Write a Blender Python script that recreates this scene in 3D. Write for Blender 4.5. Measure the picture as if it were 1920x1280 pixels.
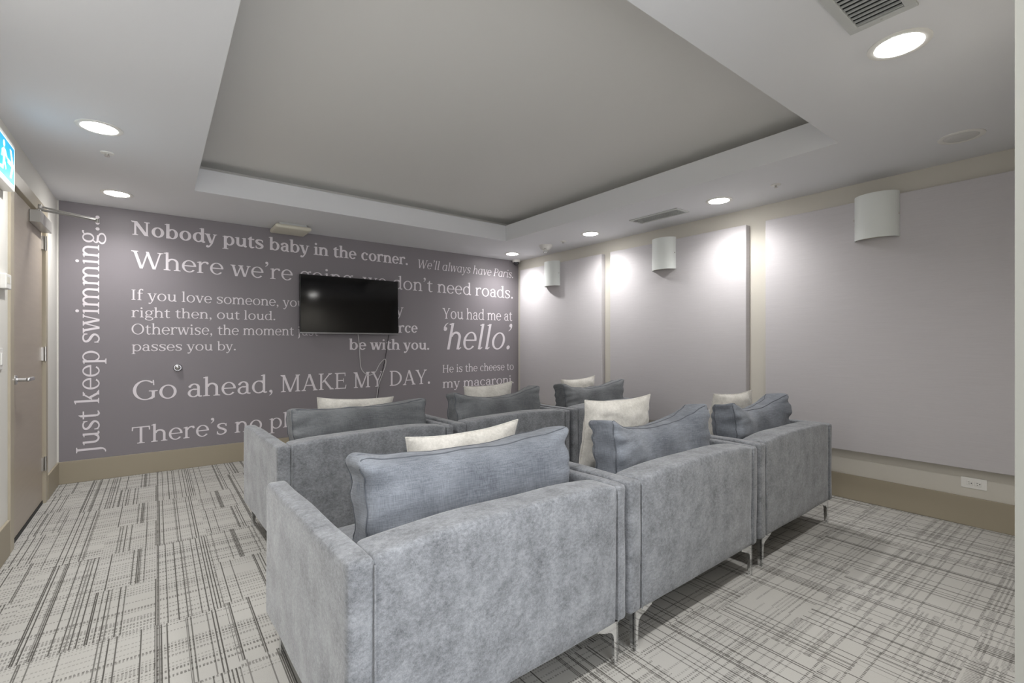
import bpy, bmesh, math, random
from mathutils import Vector, Matrix, noise
for o in list(bpy.data.objects): bpy.data.objects.remove(o)
SC = bpy.context.scene
COL = SC.collection
PI = math.pi
# ------------------------------------------------------------------ camera, world, exposure
CH, CZ, CR, YM, XL, YB = 1.2, 2.43, 4.3, 5.55, -0.68, 0.15   # eye height, soffit, right wall, mural wall, left wall, back wall
cam_d = bpy.data.cameras.new('camera'); cam = bpy.data.objects.new('camera', cam_d); COL.objects.link(cam)
cam_d.sensor_fit = 'HORIZONTAL'; cam_d.sensor_width = 36.0
cam_d.lens = 36.0*884/1920; cam_d.shift_y = 5.0/1920; cam_d.clip_start = 0.02
cam.location = (0, 0, CH); cam.rotation_euler = (PI/2, 0, -math.radians(37.0))
SC.camera = cam
W = bpy.data.worlds.new('world'); SC.world = W; W.use_nodes = True
bg = W.node_tree.nodes['Background']; bg.inputs[0].default_value = (0.95, 0.97, 1.0, 1); bg.inputs[1].default_value = 2.1
SC.view_settings.view_transform = 'Standard'; SC.view_settings.look = 'None'
SC.view_settings.gamma = 1.0; SC.view_settings.use_curve_mapping = False
SC.view_settings.exposure = 0.88
SC.cycles.diffuse_bounces = 8
SPOT_W, DISC_E, SPOT_COL = 39.0, 26.0, (1.0, 0.985, 0.965)
SPOT_SIZE, SPOT_BLEND = 150, 1.0

# ------------------------------------------------------------------ materials
def srgb(r, g, b):
    f = lambda c: (c/255/12.92) if c <= 10 else ((c/255+0.055)/1.055)**2.4
    return (f(r), f(g), f(b), 1)
def mat(name, col, rough=0.6, metal=0.0, spec=0.5, sheen=0.0, emit=None, estr=0.0, trans=0.0, coat=0.0):
    m = bpy.data.materials.new(name); m.use_nodes = True
    b = m.node_tree.nodes['Principled BSDF']
    b.inputs['Base Color'].default_value = col; b.inputs['Roughness'].default_value = rough
    b.inputs['Metallic'].default_value = metal; b.inputs['Specular IOR Level'].default_value = spec
    b.inputs['Sheen Weight'].default_value = sheen; b.inputs['Transmission Weight'].default_value = trans
    b.inputs['Coat Weight'].default_value = coat
    if emit: b.inputs['Emission Color'].default_value = emit; b.inputs['Emission Strength'].default_value = estr
    return m
class NT:
    def __init__(s, m): s.m = m; s.t = m.node_tree; s.b = s.t.nodes['Principled BSDF']
    def n(s, typ, **kw):
        x = s.t.nodes.new(typ)
        for k, v in kw.items(): setattr(x, k, v)
        return x
    def put(s, sock, v):
        if isinstance(v, (int, float, tuple)): sock.default_value = v
        else: s.t.links.new(v, sock)
    def math(s, op, a, b=0.0, c=None):
        x = s.n('ShaderNodeMath', operation=op); s.put(x.inputs[0], a); s.put(x.inputs[1], b)
        if c is not None: s.put(x.inputs[2], c)
        return x.outputs[0]
    def obj(s): return s.n('ShaderNodeTexCoord').outputs['Object']
    def noise(s, vec, scale, detail=3.0, rough=0.55):
        x = s.n('ShaderNodeTexNoise'); s.put(x.inputs['Vector'], vec); x.inputs['Scale'].default_value = scale
        x.inputs['Detail'].default_value = detail; x.inputs['Roughness'].default_value = rough
        return x.outputs[0]
    def vscale(s, vec, v):
        x = s.n('ShaderNodeVectorMath', operation='MULTIPLY'); s.put(x.inputs[0], vec); x.inputs[1].default_value = v
        return x.outputs[0]
    def white(s, v):
        x = s.n('ShaderNodeTexWhiteNoise', noise_dimensions='1D'); s.put(x.inputs['W'], v); return x.outputs[0]
    def ramp(s, fac, stops):
        x = s.n('ShaderNodeValToRGB'); e = x.color_ramp.elements
        while len(e) < len(stops): e.new(0.5)
        for el, (p, c) in zip(e, stops): el.position = p; el.color = c
        s.put(x.inputs[0], fac); return x.outputs[0]
    def mix(s, fac, a, b):
        x = s.n('ShaderNodeMix', data_type='RGBA'); s.put(x.inputs[0], fac); s.put(x.inputs[6], a); s.put(x.inputs[7], b)
        return x.outputs[2]
    def bump(s, h, strength, dist):
        x = s.n('ShaderNodeBump'); x.inputs['Strength'].default_value = strength; x.inputs['Distance'].default_value = dist
        s.put(x.inputs['Height'], h); s.t.links.new(x.outputs[0], s.b.inputs['Normal'])
    def base(s, c): s.put(s.b.inputs['Base Color'], c)

def paint(name, col, rough=0.7, bump=0.08):
    m = mat(name, col, rough, spec=0.3); t = NT(m)
    t.bump(t.noise(t.obj(), 260, 2), bump, 0.002); return m
def velvet(name, dark, light, sheen, scale=1.0):
    m = mat(name, light, 0.9, spec=0.15, sheen=sheen); t = NT(m); o = t.obj()
    a = t.noise(o, 9*scale, 4, 0.7); b = t.noise(t.vscale(o, (1, 1, 1.3)), 75*scale, 3, 0.7); c = t.noise(o, 320, 2)
    f = t.math('ADD', t.math('MULTIPLY', a, 0.5), t.math('ADD', t.math('MULTIPLY', b, 0.38), t.math('MULTIPLY', c, 0.24)))
    t.base(t.ramp(f, [(0.38, dark), (0.72, light)])); m.node_tree.nodes['Principled BSDF'].inputs['Sheen Roughness'].default_value = 0.4
    t.bump(t.math('ADD', c, t.math('MULTIPLY', b, 0.6)), 0.25, 0.004); return m
def denim(name, dark, light):
    m = mat(name, light, 0.95, spec=0.1, sheen=0.15); t = NT(m); o = t.obj()
    a = t.noise(o, 5, 3); x = t.noise(t.vscale(o, (420, 420, 25)), 1.0, 1); z = t.noise(t.vscale(o, (25, 25, 420)), 1.0, 1)
    f = t.math('ADD', t.math('MULTIPLY', a, 0.5), t.math('MULTIPLY', t.math('ADD', x, z), 0.27))
    t.base(t.ramp(f, [(0.36, dark), (0.68, light)])); t.bump(t.math('ADD', x, z), 0.2, 0.002); return m
def carpet():
    m = mat('carpet', srgb(200, 196, 188), 0.98, spec=0.05); t = NT(m); o = t.obj()
    sp = t.n('ShaderNodeSeparateXYZ'); t.t.links.new(o, sp.inputs[0]); X, Y = sp.outputs[0], sp.outputs[1]
    ci = t.math('FLOOR', t.math('DIVIDE', X, 0.25)); ro = t.math('MULTIPLY', t.white(t.math('ADD', ci, 0.37)), 1.0)
    ri = t.math('FLOOR', t.math('ADD', t.math('DIVIDE', Y, 0.5), ro))
    tid = t.math('ADD', t.math('MULTIPLY', ci, 17.31), t.math('MULTIPLY', ri, 7.77))
    off = t.math('MULTIPLY', t.math('FLOOR', t.math('MULTIPLY', t.white(tid), 3)), 3.7)
    Xo = t.math('ADD', X, off)
    # long yarn lines running towards the mural
    xq = t.math('FLOOR', t.math('DIVIDE', Xo, 0.0065)); n1 = t.white(t.math('ADD', xq, 0.5))
    gr = t.white(t.math('FLOOR', t.math('DIVIDE', Xo, 0.05)))
    thr = t.math('SUBTRACT', 0.93, t.math('MULTIPLY', gr, 0.22))
    ln = t.math('MULTIPLY', t.math('GREATER_THAN', n1, thr), t.math('LESS_THAN', t.math('FRACT', t.math('DIVIDE', Xo, 0.0065)), 0.74))
    lk = t.math('ADD', 0.55, t.math('MULTIPLY', t.white(t.math('ADD', xq, 91.3)), 0.5))
    l1 = t.math('MULTIPLY', ln, lk)
    # cross threads broken into dashes
    Yo = t.math('ADD', Y, t.math('MULTIPLY', off, 1.3))
    yq = t.math('FLOOR', t.math('DIVIDE', Yo, 0.008)); n2 = t.white(t.math('ADD', yq, 0.25))
    g2 = t.white(t.math('FLOOR', t.math('DIVIDE', Yo, 0.06)))
    cr = t.math('GREATER_THAN', n2, t.math('SUBTRACT', 0.88, t.math('MULTIPLY', g2, 0.50)))
    xf = t.math('FLOOR', t.math('DIVIDE', X, 0.0045)); dash = t.math('LESS_THAN', t.math('FRACT', t.math('DIVIDE', X, 0.0115)), t.math('ADD', 0.35, t.math('MULTIPLY', t.white(t.math('ADD', xf, t.math('MULTIPLY', yq, 0.13))), 0.4)))
    ck = t.math('ADD', 0.28, t.math('MULTIPLY', t.white(t.math('ADD', yq, 55.1)), 0.42))
    l2 = t.math('MULTIPLY', t.math('MULTIPLY', cr, dash), ck)
    lines = t.math('MINIMUM', t.math('ADD', l1, l2), 0.92)
    fuzz = t.noise(o, 420, 2, 0.7); tint = t.noise(o, 1.7, 2)
    base = t.mix(t.math('MULTIPLY', tint, 0.6), srgb(188, 187, 184), srgb(176, 174, 167))
    base = t.mix(t.math('MULTIPLY', fuzz, 0.35), base, srgb(150, 146, 140))
    t.base(t.mix(lines, base, srgb(74, 72, 68)))
    t.bump(t.math('SUBTRACT', fuzz, t.math('MULTIPLY', lines, 0.4)), 0.5, 0.004); return m
def panel_fabric():
    m = mat('acoustic_fabric', srgb(186, 183, 184), 0.95, spec=0.08); t = NT(m); o = t.obj()
    a = t.noise(t.vscale(o, (30, 30, 900)), 1.0, 2); b = t.noise(t.vscale(o, (4, 4, 160)), 1.0, 2)
    t.base(t.mix(t.math('ADD', t.math('MULTIPLY', a, 0.5), t.math('MULTIPLY', b, 0.5)), srgb(190, 187, 190), srgb(210, 207, 210)))
    t.bump(a, 0.12, 0.002); return m
def brushed(name, col, rough, axis):
    m = mat(name, col, rough, 0.0, 0.5); t = NT(m); o = t.obj()
    a = t.noise(t.vscale(o, axis), 1.0, 3)
    t.base(t.mix(t.math('MULTIPLY', a, 0.6), col, tuple(c*0.72 for c in col[:3])+(1,))); return m

M = dict(
    jamb=paint('jamb_paint', srgb(150, 150, 144), 0.5, 0.02), ceiling=paint('ceiling_paint', srgb(226, 227, 230)), tray=paint('tray_paint', srgb(223, 222, 219)),
    wall=paint('wall_paint', srgb(206, 202, 193)), white_wall=paint('white_wall_paint', srgb(222, 220, 214)),
    base=paint('skirting_paint', srgb(160, 151, 133), 0.5, 0.02), mural=paint('mural_vinyl', srgb(135, 130, 135), 0.42, 0.05),
    letter=mat('letter_print', srgb(228, 222, 228), 0.5, spec=0.4),
    door=brushed('door_laminate', srgb(176, 164, 150), 0.35, (3, 3, 40)), frame=mat('door_frame_paint', srgb(176, 167, 148), 0.4),
    chrome=mat('chrome', (0.86, 0.87, 0.88, 1), 0.08, 1.0), steel=mat('brushed_steel', (0.62, 0.62, 0.63, 1), 0.3, 1.0),
    closer=mat('silver_paint', srgb(176, 174, 170), 0.35, 0.6), white=mat('white_plastic', srgb(232, 231, 227), 0.4),
    cream_plastic=mat('cream_plastic', srgb(214, 210, 194), 0.45), slot=mat('dark_slot', srgb(20, 20, 20), 0.6),
    grille_shade=mat('duct_shade', srgb(26, 29, 31), 0.8), grille=mat('grille_paint', srgb(196, 198, 197), 0.45),
    screen=mat('tv_glass', srgb(7, 7, 9), 0.08, spec=0.5), bezel=mat('tv_bezel', srgb(22, 22, 24), 0.25), tvtrim=mat('tv_trim', srgb(150, 150, 152), 0.3, 0.7),
    cordw=mat('white_cord', srgb(205, 203, 205), 0.5), cordk=mat('black_cord', srgb(22, 21, 23), 0.5),
    sconce=mat('sconce_paint', srgb(226, 230, 228), 0.45), glass=mat('clear_plastic', (0.9, 0.92, 0.92, 1), 0.05, trans=0.9),
    domeglass=mat('camera_dome', srgb(50, 50, 54), 0.05, spec=0.8), hinge=mat('hinge_steel', (0.55, 0.53, 0.5, 1), 0.3, 1.0),
    lamp=mat('lamp_lens', (1, 1, 1, 1), 0.4, emit=(1.0, 0.98, 0.95, 1), estr=DISC_E), lamp_off=mat('unlit_lens', srgb(206, 206, 204), 0.35),
    signblue=mat('sign_blue', srgb(20, 140, 180), 0.4, emit=srgb(20, 150, 200), estr=0.5), signwhite=mat('sign_white', srgb(240, 244, 246), 0.4, emit=(0.85, 0.93, 1, 1), estr=0.5),
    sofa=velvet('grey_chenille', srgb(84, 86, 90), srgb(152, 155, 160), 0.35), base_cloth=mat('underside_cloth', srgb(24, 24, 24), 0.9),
    denim=denim('blue_grey_linen', srgb(86, 90, 98), srgb(138, 143, 151)), denim_dark=denim('charcoal_linen', srgb(84, 86, 89), srgb(128, 131, 134)),
    cream=velvet('cream_velvet', srgb(182, 179, 172), srgb(222, 219, 213), 0.3), seam=mat('seam_thread', srgb(84, 88, 95), 0.9),
    carpet=carpet(), panel=panel_fabric())

# ------------------------------------------------------------------ helpers
def link(name, bm, m, parent=None, smooth=False, loc=(0, 0, 0)):
    me = bpy.data.meshes.new(name); bm.normal_update(); bm.to_mesh(me); bm.free()
    o = bpy.data.objects.new(name, me); COL.objects.link(o); me.materials.append(m)
    o.location = loc
    if parent: o.parent = parent
    if smooth:
        for p in me.polygons: p.use_smooth = True
        if smooth != 'all':
            try: me.set_sharp_from_angle(angle=math.radians(40))
            except Exception: pass
    return o
def tag(o, label, cat, group=None):
    o['label'] = label; o['category'] = cat
    if group: o['group'] = group
    return o
def thing(name, label, cat, loc=(0, 0, 0), rz=0.0, group=None):
    o = bpy.data.objects.new(name, None); COL.objects.link(o); o.location = loc; o.rotation_euler = (0, 0, rz); o.empty_display_size = 0.1
    return tag(o, label, cat, group)
def structure(o): o['kind'] = 'structure'; return o
def box(bm, x0, x1, y0, y1, z0, z1, bev=0.0, seg=2):
    r = bmesh.ops.create_cube(bm, size=1.0)
    for v in r['verts']: v.co = Vector(((x0+x1)/2+v.co.x*(x1-x0), (y0+y1)/2+v.co.y*(y1-y0), (z0+z1)/2+v.co.z*(z1-z0)))
    if bev > 0:
        es = {e for v in r['verts'] for e in v.link_edges}
        bmesh.ops.bevel(bm, geom=list(es), offset=bev, segments=seg, profile=0.5, affect='EDGES')
    return bm
def bx(*a, **k): return box(bmesh.new(), *a, **k)
def lathe(bm, prof, n=40, axis='z', org=(0, 0, 0)):
    """prof: list of (radius, height); height along axis"""
    rings = []
    for r, h in prof:
        ring = []
        for i in range(n):
            a = 2*PI*i/n; c, s = r*math.cos(a), r*math.sin(a)
            p = {'z': (c, s, h), 'y': (c, h, s), 'x': (h, c, s)}[axis]
            ring.append(bm.verts.new(Vector(org)+Vector(p)))
        rings.append(ring)
    for a, b in zip(rings, rings[1:]):
        for i in range(n): bm.faces.new((a[i], a[(i+1) % n], b[(i+1) % n], b[i]))
    if prof[0][0] > 1e-6: bm.faces.new(rings[0][::-1])
    if prof[-1][0] > 1e-6: bm.faces.new(rings[-1])
    bmesh.ops.recalc_face_normals(bm, faces=bm.faces); return bm
def catmull(pts, n=10):
    P = [Vector(p) for p in pts]; P = [P[0]*2-P[1]]+P+[P[-1]*2-P[-2]]; out = []
    for i in range(1, len(P)-2):
        for k in range(n):
            t = k/n; a, b, c, d = P[i-1:i+3]
            out.append(0.5*((2*b)+(c-a)*t+(2*a-5*b+4*c-d)*t*t+(3*b-a-3*c+d)*t**3))
    out.append(P[-2]); return out
def tube(bm, pts, r, n=8):
    rings = []; up = Vector((0.13, 0.31, 0.94))
    for i, p in enumerate(pts):
        d = (pts[min(i+1, len(pts)-1)]-pts[max(i-1, 0)]).normalized()
        a = d.cross(up)
        if a.length < 0.05: a = d.cross(Vector((1, 0, 0)))
        a.normalize(); b = d.cross(a)
        rings.append([bm.verts.new(p+r*(a*math.cos(2*PI*k/n)+b*math.sin(2*PI*k/n))) for k in range(n)])
    for a, b in zip(rings, rings[1:]):
        for k in range(n): bm.faces.new((a[k], a[(k+1) % n], b[(k+1) % n], b[k]))
    bm.faces.new(rings[0][::-1]); bm.faces.new(rings[-1])
    bmesh.ops.recalc_face_normals(bm, faces=bm.faces); return bm
def prism(bm, poly, ext, plane):
    """extrude a 2-D outline; plane 'xz' extrudes along y, 'yz' along x, 'xy' along z; ext=(e0,e1)"""
    def P(a, b, e): return {'xz': (a, e, b), 'yz': (e, a, b), 'xy': (a, b, e)}[plane]
    v0 = [bm.verts.new(P(a, b, ext[0])) for a, b in poly]; v1 = [bm.verts.new(P(a, b, ext[1])) for a, b in poly]
    n = len(poly); fs = [bm.faces.new(v0), bm.faces.new(v1)]
    for i in range(n): fs.append(bm.faces.new((v0[i], v0[(i+1) % n], v1[(i+1) % n], v1[i])))
    bmesh.ops.recalc_face_normals(bm, faces=fs); return bm

# ------------------------------------------------------------------ room shell
structure(link('floor', bx(XL-0.3, CR+0.2, -1.6, YM+0.2, -0.1, 0.0), M['carpet']))
structure(link('wall_front', bx(XL-0.2, CR+0.15, YM, YM+0.15, 0, 2.9), M['white_wall']))
structure(link('wall_right', bx(CR, CR+0.15, -1.6, YM, 0, 2.9), M['wall']))
DY0, DY1, DZ = 3.985, 4.955, 2.13          # door slab along the left wall
b = bmesh.new(); box(b, XL-0.15, XL, -1.6, DY0-0.02, 0, 2.9); box(b, XL-0.15, XL, DY1+0.02, YM, 0, 2.9); box(b, XL-0.15, XL, DY0-0.02, DY1+0.02, DZ+0.02, 2.9)
structure(link('wall_left', b, M['white_wall']))
OX0, OX1 = -0.60, 1.42                     # the doorway the room is seen from
b = bmesh.new(); box(b, XL, OX0, -0.02, YB, 0, 2.9); box(b, OX1, CR, -0.02, YB, 0, 2.9); box(b, OX0, OX1, -0.02, YB, 2.2, 2.9)
structure(link('wall_back', b, M['wall']))
b = bmesh.new(); box(b, OX1-0.03, OX1, -0.04, YB+0.0, 0, 2.2); box(b, OX0, OX0+0.03, -0.04, YB, 0, 2.2); box(b, OX0, OX1, -0.04, YB, 2.17, 2.2)
structure(link('trim_2', b, M['jamb']))
# ceiling: soffit ring, fascia with a lip, set-back cove and raised centre
TX0, TX1, TY0, TY1, TZ, UZ, SB = 0.24, 3.33, 1.10, 4.545, 2.615, 2.69, 0.18
b = bmesh.new()
for x0, x1, y0, y1 in ((XL-.1, TX0, -1.6, YM+.1), (TX1, CR+.1, -1.6, YM+.1), (TX0, TX1, -1.6, TY0), (TX0, TX1, TY1, YM+.1)): box(b, x0, x1, y0, y1, CZ, TZ)
structure(link('ceiling', b, M['ceiling']))
b = bmesh.new(); box(b, TX0-SB, TX1+SB, TY0-SB, TY1+SB, UZ, UZ+0.05)
X0, X1, Y0, Y1 = TX0-SB, TX1+SB, TY0-SB, TY1+SB
box(b, X0-.02, X0, Y0, Y1, TZ, UZ); box(b, X1, X1+.02, Y0, Y1, TZ, UZ); box(b, X0, X1, Y0-.02, Y0, TZ, UZ); box(b, X0, X1, Y1, Y1+.02, TZ, UZ)
structure(link('ceiling', b, M['tray']))
# skirting
BH = 0.19
structure(link('baseboard_front', bx(XL, CR, YM-0.014, YM, 0, BH, bev=0.003), M['base']))
structure(link('baseboard_right', bx(CR-0.014, CR, YB, YM-0.014, 0, BH, bev=0.003), M['base']))
b = bmesh.new(); box(b, XL, XL+0.014, YB, DY0-0.12, 0, BH+0.01, bev=0.003); box(b, XL, XL+0.014, DY1+0.10, YM-0.014, 0, BH, bev=0.003)
structure(link('baseboard_left', b, M['base']))
# door in the left wall
b = bmesh.new()
for y0, y1 in ((DY0-0.10, DY0-0.012), (DY1+0.008, DY1+0.085)): box(b, XL-0.15, XL+0.012, y0, y1, 0, DZ+0.10, bev=0.003)
box(b, XL-0.15, XL+0.012, DY0-0.012, DY1+0.008, DZ+0.012, DZ+0.10, bev=0.003)
structure(link('trim_1', b, M['frame']))
d = bpy.data.objects.new('door_1', None); COL.objects.link(d); d.location = (XL, DY0, 0); structure(d)
link('door_panel', bx(-0.052, -0.008, 0, DY1-DY0, 0.02, DZ, bev=0.002), M['door'], d)
link('door_sweep', bx(-0.05, -0.004, 0.002, DY1-DY0-0.002, 0.001, 0.026), M['slot'], d)
h = link('door_handle', lathe(bmesh.new(), [(0.0, -0.008), (0.028, -0.008), (0.028, 0.004), (0.024, 0.008), (0.0, 0.008)], 28, 'x', (0.002, 0.07, 0.985)), M['steel'], d, True)
b = bmesh.new(); tube(b, [Vector((0.0, 0.07, 0.985)), Vector((0.055, 0.07, 0.985))], 0.011, 14)
box(b, 0.048, 0.068, 0.055, 0.20, 0.974, 0.996, bev=0.007, seg=3)
link('lever', b, M['steel'], h, True)
for z in (0.30, 1.127, 1.96):
    b = bmesh.new(); tube(b, [Vector((0.010, DY1-DY0+0.004, z-0.055)), Vector((0.010, DY1-DY0+0.004, z+0.055))], 0.008, 12)
    box(b, -0.008, 0.003, DY1-DY0-0.03, DY1-DY0+0.004, z-0.05, z+0.05); box(b, -0.003, 0.013, DY1-DY0+0.004, DY1-DY0+0.035, z-0.05, z+0.05)
    for dz in (-0.033, -0.011, 0.011, 0.033): tube(b, [Vector((0.010, DY1-DY0+0.004, z+dz-0.001)), Vector((0.010, DY1-DY0+0.004, z+dz+0.001))], 0.0092, 12)
    link('hinge', b, M['hinge'], d, True)
t = thing('door_closer', 'silver box door closer with folded double arm at the top of the beige door', 'door closer', (XL, 4.50, 2.03))
link('closer_body', bx(-0.008, 0.05, 0, 0.42, 0, 0.085, bev=0.004), M['closer'], t)
b = bmesh.new(); tube(b, [Vector((0.02, 0.13, 0.083)), Vector((0.02, 0.13, 0.115))], 0.012, 14)
tube(b, catmull([(0.02, 0.13, 0.112), (0.16, 0.22, 0.118), (0.315, 0.32, 0.12)]), 0.0085, 10); link('main_arm', b, M['closer'], t, True)
b = bmesh.new(); tube(b, [Vector((0.315, 0.32, 0.105)), Vector((0.315, 0.32, 0.132))], 0.012, 14); tube(b, [Vector((0.315, 0.32, 0.128)), Vector((0.16, 0.27, 0.14)), Vector((0.02, 0.20, 0.148))], 0.007, 10)
box(b, 0.008, 0.03, 0.16, 0.24, 0.13, 0.158, bev=0.004); link('forearm', b, M['closer'], t, True)

# ------------------------------------------------------------------ mural with drawn serif lettering
class Glyphs:
    def __init__(s, S, T, ital=False): s.S, s.T, s.it = S, T, ital
    def foot(s, P, x, y=0.0, up=True, o=None, w=None):
        w = (w or s.S)/2; o = o or (0.052+s.T*0.3); k = 1 if up else -1; h = 0.028+s.T*0.25
        P.append([(x-w-o, y), (x+w+o, y), (x+w+o, y+k*h*0.8), (x+w+0.012, y+k*h), (x+w, y+k*(h+0.03)), (x-w, y+k*(h+0.03)), (x-w-0.012, y+k*h), (x-w-o, y+k*h*0.8)])
    def flag(s, P, x, y):
        w = s.S/2; P.append([(x-w-0.062, y-0.052), (x-w-0.058, y-0.028), (x+w, y+0.005), (x+w, y-0.11), (x-w, y-0.09), (x-w, y-0.058)])
    def stem(s, P, x, y0, y1, w=None):
        w = (w or s.S)/2; P.append([(x-w, y0), (x+w, y0), (x+w, y1), (x-w, y1)])
    def arc(s, P, cx, cy, rx, ry, a0, a1, S=None, T=None, n=36):
        S = S or s.S; T = T or s.T; n = max(6, int(n*abs(a1-a0)/360)+2)
        for i in range(n):
            q = []
            for k in (i, i+1):
                a = math.radians(a0+(a1-a0)*k/n); c, d = math.cos(a), math.sin(a)
                q.append(((cx+rx*c, cy+ry*d), (cx+(rx-S)*c, cy+(ry-T)*d)))
            P.append([q[0][0], q[1][0], q[1][1], q[0][1]])
    def diag(s, P, x0, y0, x1, y1, w):
        P.append([(x0-w/2, y0), (x0+w/2, y0), (x1+w/2, y1), (x1-w/2, y1)])
    def hbar(s, P, x0, x1, y, t=None):
        t = (t or s.T)/2; P.append([(x0, y-t), (x1, y-t), (x1, y+t), (x0, y+t)])
    def dot(s, P, x, y, r): P.append([(x+r*math.cos(a*PI/8), y+r*math.sin(a*PI/8)) for a in range(16)])
    def spline(s, P, pts, n=7):
        c = catmull([(p[0], p[1], p[2]) for p in pts], n); q = []
        for i, p in enumerate(c):
            d = c[min(i+1, len(c)-1)]-c[max(i-1, 0)]; L = math.hypot(d.x, d.y) or 1; nx, ny = -d.y/L, d.x/L
            q.append(((p.x+nx*p.z/2, p.y+ny*p.z/2), (p.x-nx*p.z/2, p.y-ny*p.z/2)))
        for a, b_ in zip(q, q[1:]): P.append([a[0], b_[0], b_[1], a[1]])
    def tail(s, P, x):   # italic exit stroke at the baseline
        s.spline(P, [(x, 0.10, s.S*0.9), (x+0.015, 0.035, s.S*0.8), (x+0.05, 0.018, s.T*1.1), (x+0.105, 0.06, s.T*0.8)])
    def arch(s, P, x0, x1, top=0.512, ry=0.19):
        S, T = s.S, s.T; cx = (x0+x1)/2+0.01; rx = x1+S/2-cx
        s.arc(P, cx, top-ry, rx, ry, 0, 165, S, T*1.55)
        s.stem(P, x1, 0, top-ry)
    def get(s, ch):
        S, T, it = s.S, s.T, s.it; P = []; A = 0.5; xh, cap, asc = 0.5, 0.70, 0.755; h = S/2
        F = (lambda x, **k: s.tail(P, x)) if it else (lambda x, **k: s.foot(P, x, **k))
        if ch == ' ': return [], 0.25
        if ch == '.': s.dot(P, 0.11, 0.05, 0.045+S*0.22); return P, 0.23
        if ch in ',\u2019':
            y = 0 if ch == ',' else 0.68
            s.dot(P, 0.11, y+0.05, 0.042+S*0.18); s.spline(P, [(0.13, y+0.06, S*0.75), (0.145, y+0.0, S*0.6), (0.115, y-0.075, T*0.8), (0.055, y-0.125, T*0.5)]); return P, 0.23
        if ch == '\u2018':
            y = 0.56; s.dot(P, 0.13, y+0.02, 0.042+S*0.18); s.spline(P, [(0.11, y+0.02, S*0.75), (0.095, y+0.07, S*0.6), (0.125, y+0.145, T*0.8), (0.185, y+0.195, T*0.5)]); return P, 0.23
        if ch == 'o': s.arc(P, 0.275, 0.25, 0.245, 0.264, 0, 360); return P, 0.55
        if ch == 'c':
            s.arc(P, 0.26, 0.25, 0.23, 0.264, 55, 318); s.dot(P, 0.385, 0.405, S*0.52); return P, 0.47
        if ch == 'e':
            s.arc(P, 0.255, 0.25, 0.23, 0.264, 0, 322, S*0.95); s.hbar(P, 0.06, 0.475, 0.265, T*1.1); return P, 0.50
        if ch == 'a' and not it:
            x = 0.36; s.stem(P, x, 0.08, 0.36); s.arc(P, 0.235, 0.36, x+h-0.235, 0.153, 0, 150, S, T*1.2); s.dot(P, 0.105, 0.395, S*0.52)
            s.arc(P, 0.215, 0.145, 0.175, 0.16, 60, 330, S*0.95, T); s.spline(P, [(0.2, 0.295, T*1.1), (0.28, 0.29, T*1.1), (x, 0.27, T*1.1)])
            s.spline(P, [(x, 0.10, S), (x+0.01, 0.045, S*0.8), (x+0.05, 0.018, T*1.3), (x+0.11, 0.02, T*1.1)]); return P, 0.49
        if ch in 'dqa':
            top = asc if ch == 'd' else xh
            x = 0.44; s.arc(P, 0.265, 0.25, 0.235, 0.264, 38, 322); s.hbar(P, 0.28, x, 0.49, T*1.1); s.spline(P, [(0.27, 0.012, T*1.1), (0.35, 0.04, T*1.1), (x, 0.12, T*1.2)])
            s.stem(P, x, 0.02, top)
            if ch == 'd': s.flag(P, x, top)
            if it: s.tail(P, x)
            else: s.spline(P, [(x-h*0.3, 0.05, S*0.6), (x+0.04, 0.02, T*1.6), (x+0.11, 0.03, T*1.0)])
            return P, 0.57
        if ch == 'b':
            x = 0.115; s.stem(P, x, 0.0, asc); s.flag(P, x, asc); s.arc(P, 0.29, 0.25, 0.235, 0.264, -145, 145); return P, 0.55
        if ch == 'p':
            x = 0.125; s.stem(P, x, -0.22, xh); s.flag(P, x, xh); s.foot(P, x, -0.225); s.arc(P, 0.305, 0.25, 0.235, 0.264, -145, 145); return P, 0.565
        if ch == 'g':
            s.arc(P, 0.235, 0.335, 0.19, 0.18, 0, 360, S*0.9, T); s.spline(P, [(0.36, 0.45, T), (0.43, 0.49, T*1.3), (0.50, 0.49, T*1.7)])
            s.spline(P, [(0.14, 0.18, T), (0.075, 0.115, T*1.3), (0.10, 0.06, S*0.75), (0.22, 0.045, S*0.8), (0.36, 0.035, S*0.8)])
            s.arc(P, 0.25, -0.085, 0.225, 0.135, -180, 90, S*0.8, T*1.05); s.arc(P, 0.25, -0.085, 0.225, 0.135, 125, 180, S*0.8, T*1.05); return P, 0.50
        if ch in 'nhm':
            x = 0.115; top = asc if ch == 'h' else xh
            s.stem(P, x, 0, top); s.flag(P, x, top)
            if not it: s.foot(P, x)
            x1 = x+0.315 if ch != 'm' else x+0.295
            s.arch(P, x, x1)
            if ch == 'm':
                if not it: s.foot(P, x1, o=0.045)
                s.arch(P, x1, x1+0.295); x1 += 0.295
            F(x1); return P, x1+0.125
        if ch == 'r':
            x = 0.115; s.stem(P, x, 0, xh); s.flag(P, x, xh)
            if not it: s.foot(P, x)
            s.spline(P, [(x+h*0.6, 0.35, T), (x+0.09, 0.455, T*1.3), (x+0.17, 0.488, S*0.7), (x+0.265, 0.475, S*0.8)]); s.dot(P, x+0.245, 0.445, S*0.5); return P, 0.42
        if ch == 'u':
            x, x1 = 0.125, 0.435; s.stem(P, x, 0.17, xh); s.flag(P, x, xh); s.stem(P, x1, 0.02, xh); s.flag(P, x1, xh)
            cx = (x+x1)/2-0.01; s.arc(P, cx, 0.178, cx-x+h, 0.19, 180, 345, S, T*1.55)
            if it: s.tail(P, x1)
            else: s.spline(P, [(x1-h*0.3, 0.05, S*0.6), (x1+0.04, 0.02, T*1.6), (x1+0.11, 0.03, T*1.0)])
            return P, 0.565
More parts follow.
